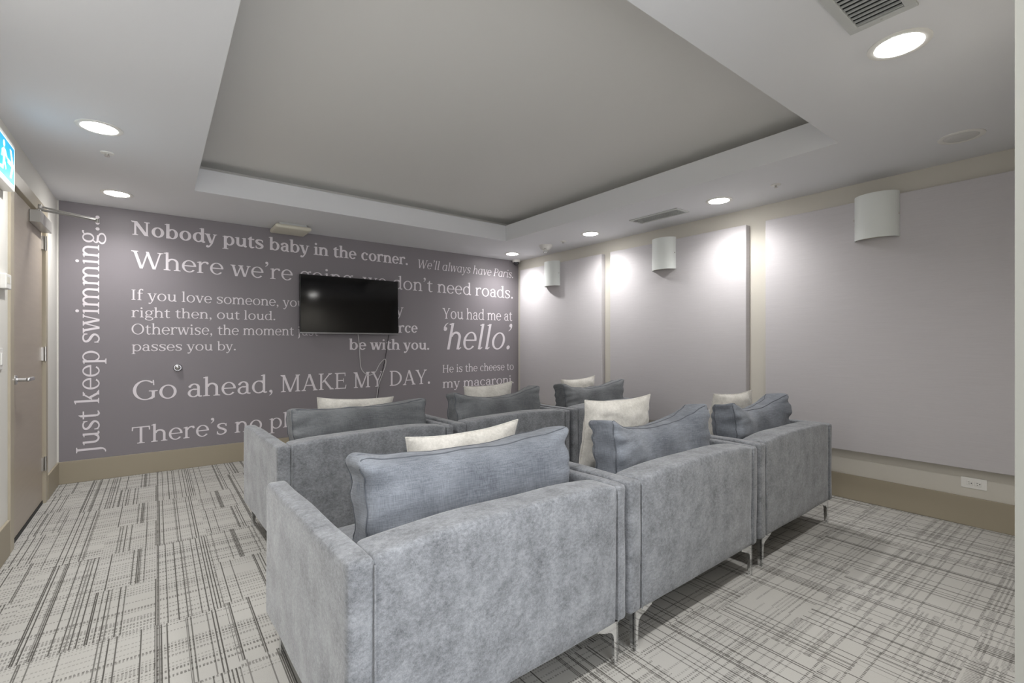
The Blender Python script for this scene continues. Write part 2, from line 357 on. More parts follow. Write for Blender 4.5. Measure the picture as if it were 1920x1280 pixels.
        if ch == 'i':
            x = 0.13; s.stem(P, x, 0, xh); s.flag(P, x, xh); F(x); s.dot(P, x-0.01, 0.665, 0.04+S*0.2); return P, 0.27
        if ch == 'l':
            x = 0.13; s.stem(P, x, 0, asc); s.flag(P, x, asc); F(x); return P, 0.27
        if ch == 'j':
            x = 0.14; s.stem(P, x, -0.1, xh); s.flag(P, x, xh); s.dot(P, x-0.01, 0.665, 0.04+S*0.2); s.spline(P, [(x, -0.09, S), (x-0.02, -0.17, S*0.7), (x-0.1, -0.225, T)]); return P, 0.27
        if ch == 't':
            x = 0.15; s.stem(P, x, 0.1, 0.54); P.append([(x-h, 0.52), (x+h, 0.52), (x+h, 0.63), (x+h-0.025, 0.63), (x-h, 0.56)])
            s.hbar(P, 0.03, 0.33, 0.48, T*1.15); s.spline(P, [(x, 0.12, S), (x+0.012, 0.055, S*0.85), (x+0.065, 0.012, T*1.7), (x+0.13, 0.02, T*1.2), (x+0.185, 0.045, T*0.8)]); return P, 0.36
        if ch == 's':
            s.spline(P, [(0.375, 0.40, T*0.9), (0.34, 0.465, T*1.2), (0.225, 0.492, T*1.2), (0.11, 0.455, S*0.8), (0.09, 0.375, S), (0.16, 0.295, S*1.05), (0.27, 0.24, S*1.08), (0.355, 0.17, S), (0.34, 0.075, S*0.85), (0.235, 0.010, T*1.2), (0.12, 0.02, T*1.2), (0.06, 0.08, T*1.0)], 5)
            P.append([(0.355, 0.36), (0.395, 0.36), (0.395, 0.50), (0.365, 0.47)]); P.append([(0.04, 0.15), (0.08, 0.15), (0.085, 0.06), (0.04, 0.0)]); return P, 0.44
        if ch in 'vwy':
            B = 0.0; ov = 0.052
            if ch == 'w':
                s.diag(P, 0.19, -0.01, 0.07, xh, S*1.05); s.diag(P, 0.19+T*0.4, -0.01, 0.365, xh, T*1.15); s.diag(P, 0.49, -0.01, 0.345, xh, S*1.05); s.diag(P, 0.49+T*0.4, -0.01, 0.635, xh, T*1.15)
                s.foot(P, 0.07, xh, False, 0.05); s.foot(P, 0.635, xh, False, 0.055, T); s.foot(P, 0.35, xh, False, 0.05); return P, 0.705
            s.diag(P, 0.25, -0.01, 0.085, xh, S*1.08); s.diag(P, 0.25+T*0.5, -0.01, 0.415, xh, T*1.2); s.foot(P, 0.085, xh, False, 0.055); s.foot(P, 0.415, xh, False, 0.06, T)
            if ch == 'y':
                s.spline(P, [(0.25+T*0.5, 0.0, T*1.2), (0.20, -0.13, T*1.2), (0.14, -0.205, T*1.2), (0.07, -0.205, T*1.2)]); s.dot(P, 0.085, -0.185, S*0.5)
            return P, 0.495
        if ch == 'k':
            x = 0.115; s.stem(P, x, 0, asc); s.flag(P, x, asc); s.foot(P, x, 0); s.diag(P, 0.18, 0.22, 0.39, xh, T*1.6); s.diag(P, 0.435, 0, 0.235, 0.31, S*1.2); s.foot(P, 0.40, xh, False, 0.06, T); s.foot(P, 0.44, 0, True, 0.05); return P, 0.535
        if ch == 'f':
            x = 0.14; s.stem(P, x, 0, 0.6); s.foot(P, x); s.hbar(P, 0.03, 0.31, 0.48, T*1.15); s.spline(P, [(x, 0.58, S), (x+0.015, 0.68, S*0.9), (x+0.08, 0.745, T*1.5), (x+0.17, 0.735, T*1.3)]); s.dot(P, x+0.165, 0.705, S*0.48); return P, 0.32
        # capitals
        if ch == 'I':
            x = 0.17; s.stem(P, x, 0, cap); s.foot(P, x); s.foot(P, x, cap, False); return P, 0.34
        if ch == 'J':
            x = 0.17; s.stem(P, x, -0.06, cap); s.foot(P, x, cap, False); s.spline(P, [(x, -0.04, S), (x-0.015, -0.12, S*0.75), (x-0.075, -0.185, T*1.1), (x-0.15, -0.2, T*0.9)]); return P, 0.32
        if ch == 'H':
            for x in (0.15, 0.58): s.stem(P, x, 0, cap); s.foot(P, x); s.foot(P, x, cap, False)
            s.hbar(P, 0.15, 0.58, 0.365, T*1.1); return P, 0.73
        if ch == 'N':
            s.stem(P, 0.145, 0, cap, T*1.3); s.stem(P, 0.585, 0, cap, T*1.3); s.diag(P, 0.57, 0, 0.135, cap, S*1.2); s.foot(P, 0.145, 0, True, 0.07, T*1.3); s.foot(P, 0.585, cap, False, 0.07, T*1.3); s.foot(P, 0.10, cap, False, 0.04); return P, 0.73
        if ch == 'M':
            s.stem(P, 0.15, 0, cap, T*1.3); s.stem(P, 0.72, 0, cap, S); s.diag(P, 0.42, 0, 0.16, cap, S*1.15); s.diag(P, 0.42, 0, 0.70, cap, T*1.4); s.foot(P, 0.15, 0, True, 0.07, T*1.3); s.foot(P, 0.72); s.foot(P, 0.13, cap, False, 0.05); s.foot(P, 0.72, cap, False, 0.05); return P, 0.86
        if ch == 'W':
            s.diag(P, 0.30, -0.01, 0.11, cap, S*1.1); s.diag(P, 0.30+T*0.4, -0.01, 0.495, cap, T*1.2); s.diag(P, 0.68, -0.01, 0.475, cap, S*1.1); s.diag(P, 0.68+T*0.4, -0.01, 0.87, cap, T*1.2)
            s.foot(P, 0.11, cap, False, 0.06); s.foot(P, 0.87, cap, False, 0.07, T); return P, 0.96
        if ch == 'A':
            s.diag(P, 0.10, 0, 0.335, cap, T*1.25); s.diag(P, 0.585, 0, 0.335, cap, S*1.2); s.hbar(P, 0.17, 0.50, 0.225, T*1.1); s.foot(P, 0.10, 0, True, 0.07, T); s.foot(P, 0.585, 0, True, 0.06); return P, 0.68
        if ch == 'K':
            x = 0.15; s.stem(P, x, 0, cap); s.foot(P, x); s.foot(P, x, cap, False); s.diag(P, 0.21, 0.31, 0.535, cap, T*1.5); s.diag(P, 0.60, 0, 0.285, 0.41, S*1.25); s.foot(P, 0.54, cap, False, 0.06, T); s.foot(P, 0.61, 0, True, 0.05); return P, 0.70
        if ch == 'E':
            x = 0.15; s.stem(P, x, 0, cap); s.foot(P, x); s.foot(P, x, cap, False)
            for y, e in ((T*0.5, 0.54), (0.365, 0.44), (cap-T*0.5, 0.51)): s.hbar(P, x, e, y, T*1.1)
            P.append([(0.50, 0), (0.54, 0), (0.56, 0.17), (0.53, 0.17)]); P.append([(0.48, cap), (0.515, cap), (0.52, cap-0.15), (0.49, cap-0.15)]); P.append([(0.415, 0.28), (0.445, 0.28), (0.445, 0.45), (0.415, 0.45)]); return P, 0.60
        if ch == 'F': return s.get('P')
        if ch == 'T':
            x = 0.31; s.stem(P, x, 0, cap); s.foot(P, x, 0, True, 0.075); s.hbar(P, 0.035, 0.585, cap-T*0.55, T*1.1)
            P.append([(0.03, cap), (0.075, cap), (0.06, cap-0.16), (0.025, cap-0.16)]); P.append([(0.545, cap), (0.59, cap), (0.595, cap-0.16), (0.56, cap-0.16)]); return P, 0.62
        if ch == 'Y':
            x = 0.32; s.stem(P, x, 0, 0.32); s.foot(P, x); s.diag(P, x, 0.28, 0.10, cap, S*1.1); s.diag(P, x+h*0.4, 0.28, 0.55, cap, T*1.3); s.foot(P, 0.10, cap, False, 0.06); s.foot(P, 0.55, cap, False, 0.065, T); return P, 0.64
        if ch == 'D':
            x = 0.15; s.stem(P, x, 0, cap); s.foot(P, x); s.foot(P, x, cap, False); s.arc(P, 0.27, cap/2, 0.40, cap/2, -90, 90, S*1.1, T*1.1); s.hbar(P, x, 0.28, T*0.55, T*1.1); s.hbar(P, x, 0.28, cap-T*0.55, T*1.1); return P, 0.72
        if ch == 'P':
            x = 0.15; s.stem(P, x, 0, cap); s.foot(P, x); s.foot(P, x, cap, False); s.arc(P, 0.29, 0.50, 0.24, 0.20, -90, 90, S, T*1.1); s.hbar(P, x, 0.30, 0.30+T*0.55, T*1.1); s.hbar(P, x, 0.30, cap-T*0.55, T*1.1); return P, 0.57
        if ch == 'O': s.arc(P, 0.37, 0.35, 0.335, 0.365, 0, 360, S*1.08); return P, 0.74
        if ch == 'G':
            s.arc(P, 0.37, 0.35, 0.335, 0.365, 48, 318, S*1.08); s.stem(P, 0.585, 0.06, 0.31); s.foot(P, 0.585, 0.33, False, 0.08); P.append([(0.565, 0.71), (0.605, 0.71), (0.615, 0.52), (0.58, 0.52)])
            s.spline(P, [(0.47, 0.022, T*1.2), (0.55, 0.05, T*1.4), (0.60, 0.10, T*1.2)]); return P, 0.72
        return [], 0.3
STY = {'r': Glyphs(0.084, 0.040), 'b': Glyphs(0.132, 0.058), 'i': Glyphs(0.084, 0.038, True)}
def text_polys(txt, style):
    """outlines in em units, the pen advances and the x at which each character starts"""
    g = STY[style]; out = []; x = 0.0; starts = []
    for ch in txt:
        P, adv = g.get(ch); starts.append(x)
        if style == 'i':
            adv *= 0.9; P = [[(a*0.9+b*0.19, b) for a, b in p] for p in P]
        if ch == '\u2019' and txt[len(starts):len(starts)+1] == '.': adv = 0.03
        out += [[(a+x, b) for a, b in p] for p in P]; x += adv
    starts.append(x); return out, starts
MUR = thing('wall_mural', 'dark mauve vinyl mural printed with film quotes covering the far wall', 'mural', (XL, YM, 0))
b = bmesh.new(); box(b, 0.012, CR-XL-0.004, -0.004, 0, BH+0.002, CZ-0.001); link('mural_sheet', b, M['mural'], MUR)
def letters(txt, style, x0, x1, zb, em, slope=0.0, fit=None, rot=False, part_label=None):
    """x0..x1: wall span of the text up to character index fit; zb: baseline; em: letter size"""
    P, st = text_polys(txt, style); n = fit if fit else len(txt)
    Q, _ = text_polys(txt[:n], style)
    xs = [a for p in Q for a, b_ in p]; lo, hi = min(xs), max(xs)
    sx = (x1-x0)/(hi-lo); words, cur = [], []
    for ch, p0 in zip(txt, range(len(txt))):
        if ch == ' ':
            words.append(cur); cur = []
        else: cur.append(p0)
    words.append(cur)
    for wd in words: word(txt, style, wd, st, lo, sx, x0, zb, em, slope, rot)
def word(txt, style, wd, st, lo, sx, x0, zb, em, slope, rot):
    P, _ = text_polys(''.join(txt[k] for k in wd), style); P = [[(a+st[wd[0]], c) for a, c in p] for p in P]; bm = bmesh.new()
    for i, p in enumerate(P):
        vs = []
        for a, c in p:
            u = x0+(a-lo)*sx; v = c*em
            X, Z = (zb-v, u) if rot else (u, zb+v+slope*(u-x0))
            vs.append((X-XL, Z))
        ar = sum(vs[k][0]*vs[(k+1) % len(vs)][1]-vs[(k+1) % len(vs)][0]*vs[k][1] for k in range(len(vs)))
        if ar < 0: vs = vs[::-1]
        y = -0.0055-0.00003*(i % 40)
        try: bm.faces.new([bm.verts.new((a, y, c)) for a, c in vs])
        except Exception: pass
    o = link('quote_word', bm, M['letter'], MUR)
    o['label'] = 'pale printed word '+''.join(txt[k] for k in wd).strip('.,\u2019\u2018')
PX = lambda px, py: wall_pt(px, py)
def wall_pt(px, py, Y=YM-0.006):
    a, bb = (px-960)/884, (645-py)/884; s, c = math.sin(math.radians(37)), math.cos(math.radians(37))
    dx, dy = s+a*c, c-a*s; k = Y/dy
    return k*dx, CH+k*bb
def line(txt, style, pl, pr, ptop, capr=0.70, fit=None, lab=None):
    """pl / pr: baseline ends and ptop: a capital's top as measured on the far wall"""
    x0, z0 = wall_pt(*pl); x1, z1 = wall_pt(*pr); zt = wall_pt(*ptop)[1]; zb0 = wall_pt(ptop[0], pl[1]+(pr[1]-pl[1])*(ptop[0]-pl[0])/(pr[0]-pl[0]))[1]
    letters(txt, style, x0, x1, z0, (zt-zb0)/capr, (z1-z0)/(x1-x0), fit, part_label=lab)
line('Nobody puts baby in the corner.', 'b', (246, 439.3), (764.7, 496.5), (247, 413.3))
line('Where we\u2019re going, we don\u2019t need roads.', 'r', (246, 501), (961.6, 559.5), (247, 469))
line('If you love someone, you say it,', 'r', (246.5, 561.7), (522, 573.5), (247, 542.5), fit=20)
line('right then, out loud.', 'r', (246.3, 594.3), (516, 600), (290, 576), 0.755)
line('Otherwise, the moment just', 'r', (246.7, 626.3), (551, 628.5), (268, 606.5), 0.72, fit=21)
line('passes you by.', 'r', (246.7, 658), (442, 656.3), (410, 639.5), 0.755)
line('Go ahead,', 'r', (249, 750.5), (511, 735), (262, 713), 0.71)
line('MAKE MY DAY.', 'r', (526, 735.3), (806.3, 718.8), (530, 703))
line('There\u2019s no place like home.', 'r', (247, 832.5), (528.5, 801.5), (262, 799.5), fit=12)
line('We\u2019ll always have Paris.', 'i', (784, 502), (962, 521), (784, 486))
line('You had me at', 'r', (829.5, 597), (960.5, 601.3), (831, 577))
line('\u2018hello\u2019.', 'i', (832, 655), (960.5, 654), (851, 605.4), 0.755)
line('He is the cheese to', 'r', (829.8, 698.4), (963, 692.8), (831, 684))
line('my macaroni.', 'r', (829.8, 727.3), (963, 718), (953, 704.5), 0.68)
line('May', 'r', (702, 591.5), (756.5, 591), (705, 570))
line('the force', 'b', (676, 624), (783, 623.2), (690, 603), 0.755)
line('be with you.', 'b', (654, 655.3), (804.7, 655), (657, 634.3), 0.755)
# vertical line at the left
xb = wall_pt(186, 640)[0]; xa = wall_pt(139, 640)[0]
letters('Just keep swimming...', 'r', wall_pt(170, 849)[1], wall_pt(183, 404)[1], xb, (xb-xa)/0.755, rot=True)

# ------------------------------------------------------------------ television and its cords
t = thing('television', 'black flat screen television mounted on the mauve quote wall', 'television', (1.805, YM-0.02, 1.64))
t.rotation_euler = (math.radians(-1.17), 0, math.radians(-1.0))
link('wall_bracket', bx(-0.2, 0.2, -0.032, 0.004, -0.15, 0.15, bev=0.004), M['bezel'], t)
link('cabinet', bx(-0.563, 0.563, -0.066, -0.03, -0.325, 0.325, bev=0.006), M['bezel'], t)
link('screen', bx(-0.553, 0.553, -0.0675, -0.062, -0.306, 0.315), M['screen'], t)
link('bottom_trim', bx(-0.563, 0.563, -0.069, -0.05, -0.325, -0.309, bev=0.002), M['tvtrim'], t)
def wpts(l, y): return [Vector((wall_pt(px, py, y+dy)[0], y+dy, wall_pt(px, py, y+dy)[1])) for px, py, dy in l]
yc = YM-0.02
tag(link('power_cord', tube(bmesh.new(), catmull(wpts([(671, 624, -.01), (674, 650, 0), (675, 672, .005), (678, 692, .005), (690, 703, .003), (703, 698, 0), (712, 682, -.006), (722, 673, -.012), (723, 684, -.012), (716, 704, -.008), (710, 722, -.004), (706, 748, 0), (703, 775, 0), (700, 820, 0)], yc), 8), 0.0042, 8), M['cordw'], None, 'all'),
    'looped pale cord hanging from the television down the mural', 'cord')
tag(link('signal_cable', tube(bmesh.new(), catmull(wpts([(729.5, 624, -.01), (727, 640, .006), (723, 668, .009), (717, 695, .009), (711, 722, .009), (708, 748, .009), (704, 790, .009), (701, 824, .009)], yc), 8), 0.0036, 8), M['cordk'], None, 'all'),
    'straight black cable running down the mural from the television', 'cord')
# door stop bumper on the mural
t = thing('door_bumper', 'round metal door bumper on the mural above the word Go', 'door stop', (0.16, YM-0.004, 0.975))
link('rim', lathe(bmesh.new(), [(0, 0), (0.036, 0), (0.036, -0.012), (0.028, -0.022), (0.0, -0.022)], 32, 'y'), M['steel'], t, True)
link('dome', lathe(bmesh.new(), [(0.026, -0.018), (0.022, -0.030), (0.013, -0.037), (0.0, -0.039)], 32, 'y'), M['steel'], t, True)

# ------------------------------------------------------------------ right wall: acoustic panels, sconces, outlet
PT = 0.07
for y0, y1, lab in ((3.845, 5.42, 'grey fabric wall panel nearest the mural corner'), (2.118, 3.71, 'grey fabric wall panel in the middle of the right wall'), (0.36, 1.95, 'large grey fabric wall panel nearest the camera above the white outlet')):
    tag(link('acoustic_panel', bx(CR-PT, CR-0.0005, y0, y1, 0.385, 2.275, bev=0.006, seg=3), M['panel'], None, True), lab, 'wall panel', 'fabric panels along the right wall')
def sconce(y, lab):
    t = thing('wall_sconce', lab, 'wall light', (CR-PT, y, 1.97), 0, 'half-round sconces on the fabric panels')
    a, dpt, n = 0.135, 0.105, 28
    outer = [(-dpt*math.sin(PI*i/n), a*math.cos(PI*i/n)) for i in range(n+1)]; inner = [(-(dpt-.006)*math.sin(PI*i/n), (a-.006)*math.cos(PI*i/n)) for i in range(n+1)]
    b = bmesh.new(); prism(b, outer+inner[::-1], (0.0, 0.325), 'xy')
    link('shade', b, M['sconce'], t, True)
    link('back_plate', bx(-0.02, 0, -0.06, 0.06, 0.09, 0.24, bev=0.003), M['sconce'], t)
    b = bmesh.new(); prism(b, inner[1:-1], (0.012, 0.02), 'xy'); link('diffuser', b, M['cream_plastic'], t)
    for sgn in (-1, 1):
        b = bmesh.new(); lathe(b, [(0, 0), (0.006, 0), (0.005, 0.006), (0, 0.007)], 12, 'y'); 
        if sgn < 0:
            for v in b.verts: v.co.y *= -1
        for v in b.verts: v.co += Vector((-0.02, sgn*0.133, 0.163))
        link('screw', b, M['hinge'], t, True)
sconce(4.70, 'white half-round wall sconce on the panel nearest the mural')
sconce(2.97, 'white half-round wall sconce on the middle fabric panel')
sconce(1.155, 'white half-round wall sconce on the large panel nearest the camera')
t = thing('wall_outlet', 'white horizontal double power outlet above the right skirting', 'outlet', (CR, 0.649, 0.283))
link('cover_plate', bx(-0.006, 0.0, -0.062, 0.062, -0.035, 0.035, bev=0.002), M['white'], t)
for dy in (-0.02, 0.02):
    r = link('receptacle', bx(-0.009, -0.004, dy-0.016, dy+0.016, -0.017, 0.017, bev=0.003), M['white'], t)
    b = bmesh.new(); box(b, -0.0096, -0.0088, dy-0.001, dy+0.007, 0.005, 0.0075); box(b, -0.0096, -0.0088, dy-0.001, dy+0.005, -0.0075, -0.005); tube(b, [Vector((-0.0096, dy+0.011-0.02, 0)), Vector((-0.0088, dy+0.011-0.02, 0))], 0.003, 10)
    link('slots', b, M['slot'], r)

# ------------------------------------------------------------------ ceiling fittings
def downlight(x, y, lab, lit=True):
    t = thing('downlight', lab, 'ceiling light', (x, y, CZ), 0, 'recessed ceiling downlights' )
    link('trim_ring', lathe(bmesh.new(), [(0.106, 0.001), (0.106, -0.003), (0.098, -0.006), (0.082, -0.005), (0.077, 0.0005), (0.106, 0.001)], 48), M['white'], t, True)
    link('lens', lathe(bmesh.new(), [(0.0, -0.015), (0.03, -0.0142), (0.055, -0.0115), (0.07, -0.0075), (0.0785, -0.002), (0.0785, 0.0005), (0, 0.0005)], 48), M['lamp'] if lit else M['lamp_off'], t, True)
    if lit:
        l = bpy.data.lights.new('downlight_beam', 'SPOT'); l.energy = SPOT_W; l.color = SPOT_COL; l.spot_size = math.radians(SPOT_SIZE); l.spot_blend = SPOT_BLEND; l.shadow_soft_size = 0.04
        lo = bpy.data.objects.new('downlight_beam', l); COL.objects.link(lo); lo.parent = t; lo.location = (0, 0, -0.02)
downlight(-0.26, 5.02, 'lit downlight over the door end of the mural')
downlight(-0.26, 3.55, 'lit downlight nearest the exit sign, in front of the small sprinkler')
downlight(3.87, 5.13, 'lit downlight in the far right corner by the mural and camera dome')
downlight(3.86, 3.67, 'lit downlight between the ceiling vent and the far corner sprinkler')
downlight(3.85, 2.16, 'lit downlight beside the long vent, in front of the middle panel')
downlight(2.435, 0.59, 'large lit downlight beside the big grille, nearest the camera')
downlight(3.81, 0.63, 'unlit downlight in the near right corner of the ceiling', False)
for x, y, lab in ((-0.26, 2.08, 'unseen lit downlight added over the aisle beside the light switch'), (-0.26, 0.60, 'unseen lit downlight added over the aisle next to the back doorway'), (1.05, 0.59, 'unseen lit downlight added just inside the back doorway head')): downlight(x, y, lab)  # out-of-view downlights continuing the ceiling rows, added to light the room
def sprinkler(x, y, lab):
    t = thing('sprinkler_head', lab, 'sprinkler', (x, y, CZ), 0, 'ceiling sprinkler heads')
    link('escutcheon', lathe(bmesh.new(), [(0, 0.001), (0.036, 0.001), (0.034, -0.004), (0.02, -0.008), (0, -0.008)], 28), M['white'], t, True)
    b = bmesh.new(); lathe(b, [(0, -0.006), (0.009, -0.006), (0.008, -0.013), (0.004, -0.014), (0.004, -0.022), (0, -0.022)], 16); tube(b, [Vector((0.010, 0, -0.007)), Vector((0.011, 0, -0.018)), Vector((0.003, 0, -0.023))], 0.0025, 6); tube(b, [Vector((-0.010, 0, -0.007)), Vector((-0.011, 0, -0.018)), Vector((-0.003, 0, -0.023))], 0.0025, 6)
    link('nozzle', b, M['hinge'], t, True)
    link('deflector', lathe(bmesh.new(), [(0, -0.021), (0.015, -0.022), (0.015, -0.0235), (0, -0.024)], 20), M['hinge'], t, True)
sprinkler(-0.255, 3.99, 'sprinkler head between the two left downlights')
sprinkler(3.815, 1.68, 'sprinkler head above the large near fabric panel')
sprinkler(3.88, 4.13, 'sprinkler head beside the white strobe alarm in the far corner')
def grille(x0, x1, y0, y1, fr, n, along, lab, cross):
    t = thing('ceiling_vent', lab, 'vent', ((x0+x1)/2, (y0+y1)/2, CZ)); a, c = (x1-x0)/2, (y1-y0)/2
    b = bmesh.new(); box(b, -a, -a+fr, -c, c, -0.010, 0.001, bev=0.003); box(b, a-fr, a, -c, c, -0.010, 0.001, bev=0.003); box(b, -a+fr-.002, a-fr+.002, -c, -c+fr, -0.010, 0.001, bev=0.003); box(b, -a+fr-.002, a-fr+.002, c-fr, c, -0.010, 0.001, bev=0.003)
    for sx in (-1, 1): lathe(b, [(0, -0.0115), (0.004, -0.011), (0.004, -0.009)], 10, 'z', (sx*(a-fr/2), 0, 0))
    link('vent_frame', b, M['grille'], t)
    link('duct_shade_plate', bx(-a+fr-.003, a-fr+.003, -c+fr-.003, c-fr+.003, -0.0015, 0.0005), M['grille_shade'], t)  # flat dark plate, its colour stands for the shade inside the duct
    for i in range(n):
        f = (i+0.5)/n
        if along == 'y': q = bx(-0.0014, 0.0014, -c+fr, c-fr, -0.010, -0.0015); off = Vector((-a+fr+f*2*(a-fr), 0, 0))
        else: q = bx(-a+fr, a-fr, -0.0014, 0.0014, -0.010, -0.0015); off = Vector((0, -c+fr+f*2*(c-fr), 0))
        for v in q.verts: v.co += off
        link('louvre', q, M['grille'], t)
    if cross:
        q = bmesh.new()
        for i in range(cross): f = (i+1)/(cross+1); box(q, -a+fr, a-fr, -c+fr+f*2*(c-fr)-0.001, -c+fr+f*2*(c-fr)+0.001, -0.006, -0.0015)
        link('cross_bars', q, M['grille'], t)
grille(3.745, 3.945, 2.50, 3.04, 0.026, 5, 'y', 'long narrow ceiling vent between the right wall downlights', 22)
grille(1.60, 2.195, 0.474, 0.685, 0.034, 20, 'y', 'big louvred ceiling grille at the top edge beside the large downlight', 0)
t = thing('air_diffuser', 'cream square plate diffuser on the ceiling edge above the mural', 'diffuser', (1.115, 5.32, CZ))
link('neck', bx(-0.13, 0.13, -0.13, 0.13, -0.028, 0.001), M['grille'], t)
b = bmesh.new(); box(b, -0.17, 0.17, -0.165, 0.165, -0.062, -0.022, bev=0.018, seg=3); link('face_plate', b, M['cream_plastic'], t, True)
t = thing('strobe_alarm', 'white round ceiling strobe alarm near the far right corner', 'alarm', (3.87, 4.44, CZ))
link('housing', lathe(bmesh.new(), [(0, 0.001), (0.085, 0.001), (0.083, -0.012), (0.06, -0.045), (0.035, -0.062), (0, -0.062)], 36), M['white'], t, True)
link('strobe_lens', lathe(bmesh.new(), [(0.034, -0.058), (0.034, -0.078), (0.024, -0.092), (0, -0.096)], 24), M['glass'], t, True)
link('slot_band', bx(-0.045, -0.02, -0.045, -0.02, -0.056, -0.046), M['hinge'], t)
t = thing('dome_camera', 'small dark dome camera in the top corner of the mural', 'security camera', (4.20, 5.47, CZ))
link('mount', lathe(bmesh.new(), [(0, 0.001), (0.058, 0.001), (0.057, -0.028), (0.050, -0.034), (0, -0.034)], 32), M['white'], t, True)
link('dome', lathe(bmesh.new(), [(0.044, -0.032)]+[(0.044*math.cos(a*PI/16), -0.036-0.044*math.sin(a*PI/16)) for a in range(0, 8)]+[(0, -0.080)], 28), M['domeglass'], t, True)

# ------------------------------------------------------------------ left wall fittings
t = thing('exit_sign', 'blue and white lit exit sign box with an arrow left of the door', 'exit sign', (XL, 3.57, 2.17))
link('sign_box', bx(0, 0.05, -0.19, 0.19, -0.128, 0.128, bev=0.006), M['white'], t)
link('sign_face', bx(0.048, 0.0515, -0.172, 0.172, -0.105, 0.105), M['signblue'], t)
b = bmesh.new()
prism(b, [(0.065, 0.075), (0.095, 0.075), (0.148, 0.0), (0.095, -0.075), (0.065, -0.075), (0.110, 0.0)], (0.0515, 0.0525), 'yz'); box(b, 0.0515, 0.0525, 0.018, 0.11, -0.012, 0.012)
link('arrow', b, M['signwhite'], t)
b = bmesh.new(); lathe(b, [(0, 0.0515), (0.017, 0.0515), (0.017, 0.0525), (0, 0.0525)], 20, 'x', (0, -0.055, 0.066))
for l in ([(-0.06, 0.045), (-0.02, 0.04), (-0.04, -0.02), (-0.075, -0.015)], [(-0.045, -0.01), (-0.01, -0.05), (-0.02, -0.06), (-0.065, -0.02)], [(-0.07, -0.01), (-0.085, -0.055), (-0.13, -0.06), (-0.13, -0.075), (-0.075, -0.072), (-0.05, -0.02)], [(-0.025, 0.04), (0.01, 0.01), (0.002, 0.0), (-0.03, 0.022)], [(-0.06, 0.045), (-0.10, 0.025), (-0.105, -0.01), (-0.09, -0.01), (-0.085, 0.015), (-0.05, 0.025)]): prism(b, l, (0.0515, 0.0525), 'yz')
link('running_figure', b, M['signwhite'], t)
b = bmesh.new()
for q in ((-0.168, 0.168, 0.1, 0.104), (-0.168, 0.168, -0.104, -0.1)): box(b, 0.0515, 0.0523, q[0], q[1], q[2], q[3])
for q in ((0.164, 0.168), (-0.168, -0.164)): box(b, 0.0515, 0.0523, q[0], q[1], -0.1, 0.1)
link('face_border', b, M['signwhite'], t)
t = thing('thermostat', 'small white thermostat box on the left wall beside the door frame', 'thermostat', (XL, 3.755, 1.545))
link('case', bx(0, 0.028, -0.055, 0.055, -0.042, 0.042, bev=0.005), M['white'], t)
link('display', bx(0.027, 0.0288, -0.035, 0.02, -0.012, 0.024), M['cream_plastic'], t)
t = thing('light_switch', 'white wall switch left of the door handle', 'switch', (XL, 3.715, 1.12))
link('switch_plate', bx(0, 0.006, -0.036, 0.036, -0.058, 0.058, bev=0.002), M['white'], t)
link('rocker', bx(0.005, 0.011, -0.016, 0.016, -0.033, 0.033, bev=0.003), M['white'], t)

# ------------------------------------------------------------------ armchairs
AW, AD, AZ0, AZ1, AL, AR_, BT = 1.066, 0.905, 0.155, 0.668, 0.070, 0.052, 0.135
def soft(bm, amp, sc, seed):
    for v in bm.verts:
        n = noise.noise_vector(v.co*sc+Vector((seed*3.1, seed*1.7, seed))); v.co += amp*n
def grid_box(x0, x1, y0, y1, z0, z1, r, n=(10, 10, 10)):
    """rounded box made of a fine grid so it can be deformed"""
    bm = bmesh.new(); H = Vector(((x1-x0)/2, (y1-y0)/2, (z1-z0)/2)); C = Vector(((x0+x1)/2, (y0+y1)/2, (z0+z1)/2))
    def sp(k, n): 
        t = k/n*2-1; return math.copysign(1-(1-abs(t))**1.6, t)
    cache = {}
    def V(p):
        k = tuple(round(c, 5) for c in p)
        if k not in cache: cache[k] = bm.verts.new(p)
        return cache[k]
    for ax in range(3):
        u, v = (ax+1) % 3, (ax+2) % 3
        for sg in (-1, 1):
            for i in range(n[u]):
                for j in range(n[v]):
                    q = []
                    for a, b_ in ((i, j), (i+1, j), (i+1, j+1), (i, j+1)):
                        p = [0, 0, 0]; p[ax] = sg*H[ax]; p[u] = sp(a, n[u])*H[u]; p[v] = sp(b_, n[v])*H[v]; q.append(V(p))
                    bm.faces.new(q if sg > 0 else q[::-1])
    for v in bm.verts:
        q = Vector([max(-(H[i]-r), min(H[i]-r, v.co[i])) for i in range(3)]); d = v.co-q
        if d.length > 1e-7: v.co = q+d.normalized()*min(r, d.length) if sum(abs(c) > 1e-6 for c in d) > 1 else v.co
        v.co += C
    return bm
def leg(parent, x, y, sx, sy):
    H = AZ0+0.002; n = 10
    prof = [(0.0, 0.0), (0.020, 0.0), (0.024, 0.095)]
    prof += [(0.024+0.040*(1-math.cos(a*PI/2/n)), 0.095+0.036*math.sin(a*PI/2/n)) for a in range(1, n+1)]
    prof += [(0.115, 0.150), (0.115, H), (0.0, H)]
    b = bmesh.new()
    prism(b, [(sx*p, q) for p, q in prof], (sy*0.0, sy*0.010), 'xz'); prism(b, [(sy*p, q) for p, q in prof], (sx*0.0, sx*0.010), 'yz')
    bmesh.ops.recalc_face_normals(b, faces=b.faces)
    link('leg', b, M['chrome'], parent, loc=(x, y, 0))
